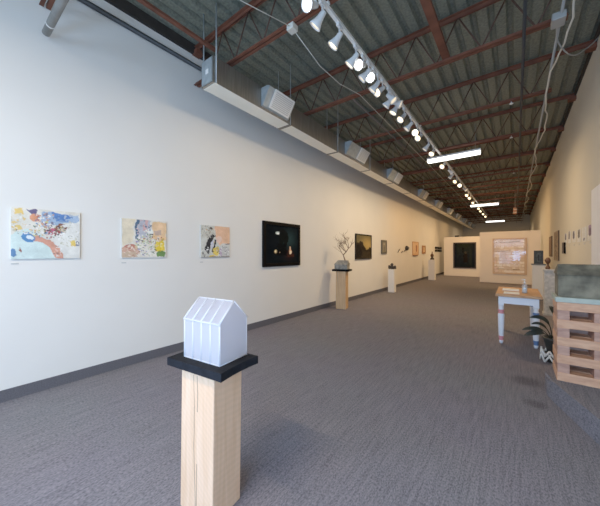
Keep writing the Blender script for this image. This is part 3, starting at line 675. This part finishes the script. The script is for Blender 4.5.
strips = [(9.66, 10.0, 1.758, 1.95, (150, 150, 168), 'grey strip, farthest of the paper strips'), (9.08, 9.38, 1.735, 1.97, (150, 146, 148), 'mid grey print, second farthest of the paper strips'),
          (8.43, 8.71, 1.735, 1.935, (92, 92, 120), 'dark blue print, third farthest of the paper strips'), (7.80, 8.08, 1.725, 1.935, (124, 122, 124), 'dark grey print, third nearest of the paper strips'),
          (7.26, 7.53, 1.715, 1.94, (206, 208, 204), 'nearly blank strip with one dark dot among the paper strips'), (6.71, 7.0, 1.715, 1.94, (142, 118, 150), 'purple print, nearest of the paper strips')]
for k, (y0, y1, z0, z1, c, la) in enumerate(strips):
    dk2 = tuple(q*0.6 for q in c)
    ly = [('p', [(0.2, 0.0), (0.8, 0.0), (0.8, 0.62), (0.2, 0.62)], c), ('e', 0.5, 0.35, 0.2, 0.2, dk2 if k != 4 else c), ('e', 0.5, 0.82 if k == 4 else 0.6, 0.22, 0.1, (90, 96, 120) if k == 4 else dk2)]
    fs = shade_fn((216, 217, 214), ly, (), 40+k, 0.03, 6)
    right_art('paper_strip', la, y0-0.06, y1+0.06, z0-0.02, z1+0.02, fs, 14, 20, 0.006, M_paper, 'print', 'paper strips')
    tag(MB().bx(XR-0.005, XR, (y0+y1)*0.483-0.06, (y0+y1)*0.483+0.06, 1.645, 1.675).build('caption_card', M_card), 'small caption card below the ' + la.split(',')[0].split(' with')[0] + ' on the right wall', 'card', 'caption cards')

# ------------------------------------------------------------------ timber pedestals
def post_mesh(w, d, h, taper=0.0):
    m = MB(); m.bx(-w/2, w/2, -d/2, d/2, 0, h); m.bevel(0.006, 2)
    return m
RZ = math.radians(6.7)
ca, sa = math.cos(RZ), math.sin(RZ)
K = 0.96; P0 = Vector((-1.256*K, 0.931*K, 0)); ax = Vector((-ca, -sa, 0)); ay = Vector((-sa, ca, 0))
def P(a, b): return P0 + ax*(a*K) + ay*(b*K)
cen = P(0.222, 0.147)
PT = 0.878; PB = PT - 0.045
t = thing('timber_pedestal', 'tall pale sawn timber post with black cap carrying the frosted house in front', 'pedestal', cen, RZ)
m = post_mesh(0.284*K, 0.228*K, PB); 
for v in m.bm.verts:
    v.co.x -= 0.006 + 0.014*(1-v.co.z/PB)
m.build('post', M_post, t)
# drying cracks: thin dark slivers let into the near face
cr = MB()
def crack(pts, w):
    pts = [Vector(p) for p in pts]
    for a, b in zip(pts, pts[1:]):
        L = (b-a).length; ang = math.atan2(b.x-a.x, b.z-a.z)
        cr.box((a+b)/2, (w, 0.004, L*1.02), Matrix.Rotation(ang, 4, 'Y'))
fy = -0.114*K
crack([(-0.005, fy, 0.80), (0.0, fy, 0.70), (-0.004, fy, 0.60)], 0.004)
crack([(-0.035, fy, 0.80), (-0.028, fy, 0.62), (-0.032, fy, 0.50)], 0.0022)
crack([(-0.030, fy, 0.62), (-0.030, fy, 0.48), (-0.034, fy, 0.40), (-0.028, fy, 0.25), (-0.02, fy, 0.05)], 0.0028)
crack([(-0.01, fy, 0.30), (-0.012, fy, 0.12), (-0.010, fy, 0.0)], 0.003)
cr.build('cracks', M_crack, t)
CX, CYY = 0.234*K, 0.154*K
m = MB(); m.bx(-CX, CX, -CYY, CYY, PB, PT)
bmesh.ops.subdivide_edges(m.bm, edges=m.bm.edges[:], cuts=5, use_grid_fill=True)
for v in m.bm.verts:
    if v.co.x > 0.15: v.co.x -= 0.012*(1-(v.co.y/CYY)**2)*(1 if v.co.x > CX-0.01 else 0.5)
    if v.co.z > PT-0.001: v.co.x *= 0.995
m.build('cap', M_blackcap, t)

# frosted acrylic house
hx0, hx1 = 0.22-0.385, 0.22-0.07      # local x range measured from pedestal centre
W = 0.306*K; D = 0.222*K; HW = 0.245*K; HR = 0.352*K
hc = P(0.219, 0.168); hc.z = PT
h = thing('frosted_house', 'small translucent frosted acrylic house on the black cap in front', 'house sculpture', hc, RZ)
th = 0.004
MB().bx(-W/2, W/2, -D/2, -D/2+th, 0, HW).build('long_wall', M_frost, h)
MB().bx(-W/2, W/2, D/2-th, D/2, 0, HW).build('long_wall', M_frost, h)
MXZ = Matrix(((0, 0, 1, 0), (1, 0, 0, 0), (0, 1, 0, 0), (0, 0, 0, 1)))
for s in (-1, 1):
    x0 = s*W/2
    MB().prism([(-D/2+th, 0), (D/2-th, 0), (D/2-th, HW-0.002), (0, HR-0.004), (-D/2+th, HW-0.002)], x0-th/2, x0+th/2, MXZ).build('gable_wall', M_frost, h)
ov = 0.004
for s in (-1, 1):
    q = [(-W/2-ov, s*(D/2+ov), HW-0.010), (W/2+ov, s*(D/2+ov), HW-0.010), (W/2+ov, 0, HR), (-W/2-ov, 0, HR)]
    m = MB(); m.quad(*q); r_ = bmesh.ops.solidify(m.bm, geom=m.bm.faces[:], thickness=0.004); m.build('roof_panel', M_frost, h)
def strip(p, q, w=0.0035): return MB().tube([p, q], w, 6)
for k in range(5):
    x_ = -W/2 + W*k/4
    strip((x_, -D/2-0.001, 0.002), (x_, -D/2-0.001, HW-0.01), 0.0045 if 0 < k < 4 else 0.005).build('seam', M_frost2, h)
    strip((x_, -D/2-ov*0.9, HW-0.004), (x_, -0.001, HR+0.004), 0.0045 if 0 < k < 4 else 0.005).build('seam', M_frost2, h)
strip((W/2+0.004, D/2+ov, HW-0.006), (W/2+0.004, 0, HR+0.003), 0.004).build('edge', M_frost2, h)
strip((W/2, D/2, 0.0), (W/2, D/2, HW), 0.004).build('edge', M_frost2, h)
strip((-W/2-ov, 0, HR+0.003), (W/2+ov, 0, HR+0.003), 0.004).build('ridge', M_frost2, h)
strip((-W/2-ov, -D/2-ov, HW-0.008), (W/2+ov, -D/2-ov, HW-0.008), 0.005).build('eave', M_frost2, h)
strip((-W/2, -D/2-0.001, 0.004), (W/2, -D/2-0.001, 0.004), 0.004).build('base_edge', M_frost2, h)
strip((W/2, -D/2, 0.004), (W/2, D/2, 0.004), 0.004).build('base_edge', M_frost2, h)

# far pedestal with the stone house and twig tree
t = thing('timber_pedestal', 'tan timber post with black cap carrying the stone house and twig tree by the wall', 'pedestal', (-3.70, 6.66, 0), math.radians(12))
post_mesh(0.27, 0.25, 1.0).build('post', M_post2, t)
MB().bx(-0.09, -0.08, -0.128, -0.12, 0.72, 0.99).build('cracks', M_crack, t)
MB().bx(-0.23, 0.23, -0.17, 0.17, 1.0, 1.055).bevel(0.008).build('cap', M_black, t)
t = thing('stone_house', 'small grey stone house with a bare twig tree growing from it', 'house sculpture', (-3.70, 6.66, 1.055), math.radians(12))
MB().bx(-0.175, 0.175, -0.12, 0.12, 0, 0.125).bevel(0.006).build('walls', M_stone, t)
m = MB().prism([(-0.135, 0.125), (0.135, 0.125), (0.03, 0.235), (-0.03, 0.235)], -0.185, 0.185, MXZ)
for v in m.bm.verts:
    if v.co.z > 0.2: v.co.x += 0.075 if v.co.x < 0 else -0.02
m.build('roof', M_stone, t)
tr = MB(); rt = random.Random(12)
def branch(p, d, L, r, lev):
    pts = [p]; q = Vector(p)
    for k in range(3):
        d = (d + Vector((rt.uniform(-.28, .28), rt.uniform(-.28, .28), rt.uniform(-.1, .22)))).normalized()
        q = q + d*L/3; pts.append(q.copy())
    tr.tube(pts, [r, r*0.9, r*0.75, r*0.6], 5)
    if lev > 0:
        for k in range(3 if lev > 1 else 2):
            s = pts[rt.choice((1, 2, 3))]
            nd = (d + Vector((rt.uniform(-1, 1), rt.uniform(-1, 1), rt.uniform(-.2, .7)))).normalized()
            branch(s, nd, L*rt.uniform(0.55, 0.8), r*0.6, lev-1)
trunk = [Vector((0.09, 0, 0.21)), Vector((0.06, 0, 0.30)), Vector((0.03, 0.01, 0.38)), Vector((0.11, 0, 0.46)), Vector((0.17, 0, 0.55))]
tr.tube(trunk, [0.016, 0.014, 0.013, 0.012, 0.010], 6)
branch(trunk[4], Vector((0.1, 0, 1)), 0.22, 0.009, 3); branch(trunk[4], Vector((0.8, 0.1, 0.8)), 0.18, 0.008, 2)
branch(trunk[3], Vector((-0.9, 0, 0.6)), 0.24, 0.008, 3); branch(trunk[2], Vector((-0.7, -0.2, 1)), 0.22, 0.008, 2); branch(trunk[4], Vector((-0.5, 0.2, 1)), 0.22, 0.008, 3); branch(trunk[3], Vector((-0.4, 0.3, 1)), 0.26, 0.007, 3); branch(trunk[3], Vector((-1, -0.2, 0.9)), 0.26, 0.006, 3)
tr.build('twig_tree', M_bark, t)

# ------------------------------------------------------------------ white pedestals along the left wall
t = thing('white_pedestal', 'slim white pedestal holding the cluster of dark lumps, nearer one by the left wall', 'pedestal', (-3.72, 10.56, 0), 0, 'white plinths')
MB().bx(-0.115, 0.115, -0.115, 0.115, 0, 0.865).bevel(0.004).build('column', M_pedw, t)
t = thing('lump_sculpture', 'cluster of small dark rounded forms on the nearer white pedestal', 'sculpture', (-3.72, 10.56, 0.874))
for k, (x_, y_, r_, hh) in enumerate(((-0.09, -0.03, 0.055, 0.14), (-0.02, 0.04, 0.06, 0.22), (0.04, -0.05, 0.06, 0.12), (0.10, 0.03, 0.055, 0.13))):
    MB().lathe([(r_*0.7, 0), (r_, hh*0.3), (r_*0.8, hh*0.6), (r_*0.95, hh*0.8), (r_*0.3, hh)], 10, Matrix.Translation((x_, y_, 0))).jit(0.008, k).build('form', M_bronzeD, t)
t = thing('white_pedestal', 'slim white pedestal with the small dark figure, farther one by the left wall', 'pedestal', (-3.63, 16.6, 0), 0, 'white plinths')
MB().bx(-0.16, 0.16, -0.16, 0.16, 0, 1.10).bevel(0.004).build('column', M_pedw, t)
t = thing('dark_figure', 'small dark tapering figure on the farther white pedestal', 'sculpture', (-3.63, 16.6, 1.111))
MB().lathe([(0.11, 0), (0.10, 0.06), (0.05, 0.12), (0.07, 0.17)], 10).jit(0.01, 4).build('base', M_bronzeD, t)
MB().lathe([(0.05, 0.16), (0.085, 0.21), (0.07, 0.28), (0.03, 0.33), (0.02, 0.42), (0.005, 0.45)], 10).jit(0.008, 5).build('body', M_bronze, t)

# ------------------------------------------------------------------ right-hand pedestals
t = thing('white_pedestal', 'wide white pedestal with grey top slab behind the table', 'pedestal', (0.60, 12.2, 0), 0)
MB().bx(-0.165, 0.165, -0.2, 0.2, 0, 1.085).bevel(0.004).build('column', M_pedw, t)
MB().bx(-0.185, 0.185, -0.22, 0.22, 1.085, 1.125).bevel(0.004).build('top_slab', mat('grey_slab', rgb(120, 122, 118), 0.7, var=0.1, scale=12), t)
t = thing('framed_dark_picture', 'small dark framed picture standing on the wide white pedestal', 'picture', (0.60, 12.15, 1.125))
MB().bx(-0.12, 0.12, -0.025, 0.02, 0, 0.44).bevel(0.006).build('frame', mat('dark_grey_frame', rgb(52, 54, 56), 0.5), t)
fg = shade_fn((60, 66, 66), [('p', [(0.2, 0.2), (0.8, 0.1), (0.7, 0.9), (0.3, 0.9)], (84, 92, 92)), ('e', 0.5, 0.55, 0.16, 0.3, (44, 48, 50))], (), 51, 0.04, 8)
picture((-0.095, -0.026, 0.41), (1, 0, 0), None, 0.19, 0.38, fg, 12, 20, 'picture', M_art, t)
t = thing('marble_pedestal', 'narrow mottled grey marble pedestal under the brown bust, left of the concrete house', 'pedestal', (0.65, 9.0, 0))
MB().bx(-0.11, 0.11, -0.13, 0.13, 0.06, 1.06).bevel(0.004).build('column', M_marble, t)
MB().bx(-0.13, 0.13, -0.15, 0.15, 1.06, 1.10).bevel(0.005).build('top_moulding', M_marble, t)
MB().bx(-0.13, 0.13, -0.15, 0.15, 0, 0.06).bevel(0.005).build('base_moulding', M_marble, t)
t = thing('brown_bust', 'small dark brown rounded bust on the marble pedestal', 'sculpture', (0.615, 8.98, 1.10))
t.scale = (0.82, 0.82, 1.0)
MB().lathe([(0.056, 0), (0.058, 0.03), (0.046, 0.06), (0.026, 0.09), (0.022, 0.12), (0.028, 0.14)], 14).jit(0.003, 6).build('shoulders', M_bronze, t)
hd = MB().lathe([(0.02, 0.125), (0.05, 0.15), (0.064, 0.185), (0.066, 0.215), (0.054, 0.25), (0.03, 0.272), (0.006, 0.276)], 14).jit(0.008, 7)
hd.box((-0.06, -0.02, 0.2), (0.03, 0.025, 0.035)).build('head', M_bronze, t)

# ------------------------------------------------------------------ pallet pedestal with concrete house
PZ = 0.2
t = thing('pallet_pedestal', 'stacked pallet timber pedestal with pale slab top on the carpeted platform', 'pedestal', (0.333, 3.86, PZ))
PW, PD = 0.62, 0.40; bh, gh = 0.085, 0.0935
z = 0.0
for k in range(5):
    for (ya, yb) in ((0.0, 0.12), (0.14, 0.26), (0.28, PD)):
        MB().bx(0, PW, ya, yb, z, z+bh).bevel(0.003, 1).build('board', M_pallet, t)
    z += bh
    if k < 4:
        for (xa, xb) in ((0.006, 0.095), (0.268, 0.36), (PW-0.095, PW-0.006)):
            MB().bx(xa, xb, 0.006, PD-0.006, z, z+gh).build('stringer', M_palletD, t)
        MB().bx(0.095, 0.268, 0.30, 0.32, z, z+gh).build('inner_board', M_palletD, t); MB().bx(0.36, PW-0.095, 0.30, 0.32, z, z+gh).build('inner_board', M_palletD, t)
        z += gh
MB().bx(-0.012, PW+0.01, -0.012, PD+0.01, z, z+0.048).bevel(0.004).build('top_slab', M_slab, t)
HZ = PZ + z + 0.048
t = thing('concrete_house', 'weathered grey-green concrete block house on the pallet pedestal', 'house sculpture', (0.345, 3.90, HZ))
CW, CD, CH, CRr = 0.335, 0.30, 0.225, 0.33
MB().bx(0, CW, 0, CD, 0, CH).bevel(0.005).build('walls', M_conc, t)
m = MB().prism([(-0.012, CH), (CD+0.012, CH), (CD*0.60, CRr), (CD*0.40, CRr)], -0.010, CW+0.010, MXZ)
for v in m.bm.verts:
    if v.co.z > CH+0.05: v.co.x += 0.022 if v.co.x < CW/2 else -0.022
m.bevel(0.005).build('roof', M_conc, t)

# ------------------------------------------------------------------ table
TZ0 = 0.82
TX0, TX1, TY0, TY1 = -0.265, 0.328, 5.63, 6.86
t = thing('side_table', 'white table with turned legs, pink and blue bands and pine top', 'table', ((TX0+TX1)/2, (TY0+TY1)/2, 0))
hw, hd_ = (TX1-TX0)/2, (TY1-TY0)/2
MB().bx(-hw, hw, -hd_, hd_, TZ0-0.04, TZ0).bevel(0.006).build('tabletop', M_top, t)
lx, ly = hw-0.075, hd_-0.085
az0, az1 = TZ0-0.155, TZ0-0.04
MB().bx(-lx, lx, -ly-0.03, -ly-0.01, az0, az1).build('apron', M_tabw, t)
MB().bx(-lx, lx, ly+0.01, ly+0.03, az0, az1).build('apron', M_tabw, t)
MB().bx(-lx-0.03, -lx-0.01, -ly, ly, az0, az1).build('apron', M_tabw, t)
MB().bx(lx+0.01, lx+0.03, -ly, ly, az0, az1).build('apron', M_tabw, t)
for (sx, sy, bm_) in ((-1, -1, M_pink), (1, -1, M_blue), (-1, 1, M_pink), (1, 1, M_blue)):
    g = MB().bx(-0.036, 0.036, -0.036, 0.036, az0-0.03, az1)
    g.lathe([(0.018, 0), (0.026, 0.02), (0.030, 0.05), (0.024, 0.07), (0.031, 0.09), (0.036, 0.14), (0.043, 0.34), (0.046, 0.47), (0.040, 0.50), (0.030, 0.515), (0.042, 0.54), (0.036, 0.57), (0.028, 0.585), (0.036, az0-0.03)], 16)
    lg = g.build('leg', M_tabw, t); lg.location = (sx*lx - (0.035 if sx < 0 and sy > 0 else 0), sy*ly, 0)
    MB().lathe([(0.0430, 0.495), (0.0325, 0.515), (0.0440, 0.54), (0.0395, 0.56)], 16, None, False).build('painted_band', bm_, lg)
    MB().lathe([(0.0300, 0.052), (0.0265, 0.070), (0.0330, 0.09), (0.0378, 0.125)], 16, None, False).build('painted_band', bm_, lg)
# on the table
t = thing('sanitiser_bottle', 'clear pump bottle standing on the pine table', 'bottle', (0.12, 6.02, TZ0))
MB().lathe([(0.034, 0), (0.036, 0.01), (0.036, 0.125), (0.030, 0.145), (0.014, 0.155), (0.014, 0.165)], 16).build('bottle_body', M_clear, t)
MB().lathe([(0.033, 0.004), (0.033, 0.09)], 16).build('gel', mat('pale_gel', rgb(206, 206, 200), 0.2), t)
MB().lathe([(0.016, 0.165), (0.016, 0.185), (0.006, 0.188), (0.006, 0.215), (0.012, 0.217), (0.012, 0.23)], 12).bx(-0.04, 0.0, -0.006, 0.006, 0.217, 0.229).build('pump', M_whiteM, t)
tag(MB().bx(-0.16, 0.05, 5.75, 6.03, TZ0, TZ0+0.004).build('paper_sheet', M_paper), 'white paper sheet near the front edge of the pine table', 'paper')
tag(MB().bx(-0.19, 0.05, 6.22, 6.5, TZ0, TZ0+0.012).build('paper_booklet', M_paper), 'pale booklet lying farther back on the pine table', 'booklet')

# ------------------------------------------------------------------ plant
t = thing('potted_plant', 'dark leaved plant in a pot between table and pallet pedestal', 'plant', (0.445, 5.18, 0))
MB().lathe([(0.10, 0.12), (0.14, 0.30), (0.15, 0.31), (0.15, 0.33), (0.13, 0.33), (0.12, 0.30)], 18).build('pot', M_pot, t)
MB().lathe([(0.125, 0.29), (0.06, 0.31), (0.005, 0.315)], 14).build('soil', M_dark, t)
def leaf(path, w, mm=M_leaf):
    m = MB(); path = [Vector(p) for p in path]
    # resample with a smooth curve
    pts = []
    n = 12
    for k in range(n+1):
        u = k/n; a, b, c_ = path
        pts.append(a*(1-u)**2 + b*2*u*(1-u) + c_*u*u)
    L_, R_ = [], []
    for k, p in enumerate(pts):
        u = k/n; d = (pts[min(k+1, n)]-pts[max(k-1, 0)]).normalized()
        s = d.cross(Vector((0.15, -0.75, 0.6))).normalized()
        ww = w*(math.sin(PI*min(1, max(0.0, (u-0.35)/0.65)))**0.7 if u > 0.36 else 0.0) + 0.006
        L_.append(m.bm.verts.new(p + s*ww)); R_.append(m.bm.verts.new(p - s*ww))
    for k in range(n): m.bm.faces.new((L_[k], L_[k+1], R_[k+1], R_[k]))
    m.build('leaf', mm, t)
leaf([(-0.05, 0, 0.30), (-0.05, -0.05, 0.68), (-0.29, -0.06, 0.58)], 0.026)
leaf([(-0.05, 0, 0.30), (-0.12, -0.05, 0.58), (-0.27, -0.1, 0.50)], 0.016)
leaf([(-0.06, 0, 0.30), (-0.15, -0.08, 0.52), (-0.37, -0.08, 0.40)], 0.022)
leaf([(-0.06, 0, 0.30), (-0.14, -0.08, 0.47), (-0.35, -0.12, 0.33)], 0.034)
leaf([(0.05, 0, 0.30), (0.05, 0.05, 0.7), (0.22, 0.0, 0.62)], 0.026)
leaf([(0.03, 0, 0.30), (0.0, 0.1, 0.75), (-0.06, 0.25, 0.72)], 0.026)
leaf([(0.05, 0, 0.30), (0.1, -0.05, 0.55), (0.3, -0.1, 0.45)], 0.03)
# white zig-zag wire stand round the pot foot
st = MB()
n = 9
for ring, (r0, z0, z1) in enumerate(((0.17, 0.005, 0.10), (0.165, 0.075, 0.165))):
    pts = []
    for k in range(2*n+1):
        a = PI*2*k/(2*n); pts.append((r0*math.cos(a), r0*math.sin(a), z0 if k % 2 else z1))
    for a, b in zip(pts, pts[1:]): st.tube([a, b], 0.011, 6)
st.tube([(0.155*math.cos(PI*2*k/18), 0.155*math.sin(PI*2*k/18), 0.11) for k in range(19)], 0.008, 6)
st.build('zigzag_wire_basket', M_zig, t)
MB().lathe([(0.12, 0.0), (0.12, 0.12)], 16).build('pot_foot', M_pot, t)

# ------------------------------------------------------------------ lighting
w = bpy.data.worlds.new('daylight'); S.world = w; w.use_nodes = True
w.node_tree.nodes['Background'].inputs['Color'].default_value = (0.62, 0.78, 1.0, 1)
w.node_tree.nodes['Background'].inputs['Strength'].default_value = 1.2

def lamp(kind, name, loc, target, energy, col, **kw):
    d = bpy.data.lights.new(name, kind); d.energy = energy; d.color = col
    for k, v in kw.items(): setattr(d, k, v)
    o = bpy.data.objects.new(name, d); C.objects.link(o); o.location = loc
    o.rotation_euler = (Vector(target)-Vector(loc)).to_track_quat('-Z', 'Y').to_euler()
    return o
# shop-front windows behind the camera: low bright street, softer sky above
DAY = (0.27, 0.54, 1.0)
for xw, pw in ((-2.3, 10), (-0.95, 22), (0.35, 78)):
    lamp('AREA', 'storefront_daylight', (xw, -1.95, 1.0), (xw-0.3, 4, 0.55), pw, DAY, shape='RECTANGLE', size=1.25, size_y=1.3)
lamp('AREA', 'storefront_sky', (-1.5, -1.95, 2.75), (-1.2, 1.2, 0.0), 112, (0.46, 0.67, 1.0), shape='RECTANGLE', size=4.4, size_y=1.7)
# track spots: (y along track, azimuth, tilt, energy)
WARM = (1, 0.57, 0.23); SOFT = (1, 0.77, 0.50)
for (y, az, ti, en, c) in ((2.4, 190, 49, 18, SOFT), (3.3, 185, 49, 26, SOFT), (4.1, 200, 49, 32, SOFT), (5.2, 185, 49, 38, SOFT), (6.3, 180, 49, 36, SOFT),
                           (7.4, 180, 49, 50, SOFT), (8.8, 182, 49, 54, SOFT), (10.2, 180, 46, 62, SOFT), (11.7, 185, 46, 88, WARM), (13.0, 180, 46, 96, WARM),
                           (14.6, 180, 49, 66, WARM), (16.2, 180, 49, 64, WARM), (18.4, 180, 49, 60, WARM), (19.6, 100, 45, 40, WARM), (17.6, 120, 50, 110, WARM),
                           (12.6, 65, 60, 230, WARM), (14.4, 80, 55, 60, WARM), (10.8, 10, 62, 10, WARM), (13.4, 10, 62, 48, WARM), (5.0, 355, 62, 8, SOFT), (22.5, 180, 58, 60, WARM)):
    a = math.radians(az); tt = math.radians(ti)
    dirv = Vector((math.cos(a)*math.sin(tt), math.sin(a)*math.sin(tt), -math.cos(tt)))
    p = Vector((TX, y, TZ-0.15)) + dirv*0.20
    lamp('SPOT', 'track_lamp', p, p+dirv, en, c, spot_size=math.radians(110), spot_blend=1.0, shadow_soft_size=0.05)
# fluorescents, plus an unseen one behind the camera added as near fill
for yy, en in ((-0.9, 95), (8.22, 80), (17.5, 65), (27.2, 60)):
    lamp('AREA', 'fluorescent_and_fill', (-1.30, yy, 3.93), (-1.30, yy, 0), en, (1, 0.68, 0.37) if yy > 0 else (1, 0.80, 0.54), shape='RECTANGLE', size=1.2, size_y=0.12)

# ------------------------------------------------------------------ camera
cam = bpy.data.cameras.new('camera'); co = bpy.data.objects.new('camera', cam); C.objects.link(co)
co.location = (0, 0, EYE); co.rotation_euler = (PI/2, 0, math.radians(37.6))
cam.sensor_fit = 'HORIZONTAL'; cam.sensor_width = 36.0; cam.lens = 36.0*280/600
cam.shift_y = -0.5/600; cam.clip_start = 0.05; cam.clip_end = 100
S.camera = co
S.view_settings.view_transform = 'Standard'; S.view_settings.look = 'None'; S.view_settings.exposure = 0.0; S.view_settings.gamma = 1.2
S.cycles.use_denoising = True
S.cycles.max_bounces = 8; S.cycles.diffuse_bounces = 5
S.cycles.sample_clamp_indirect = 8
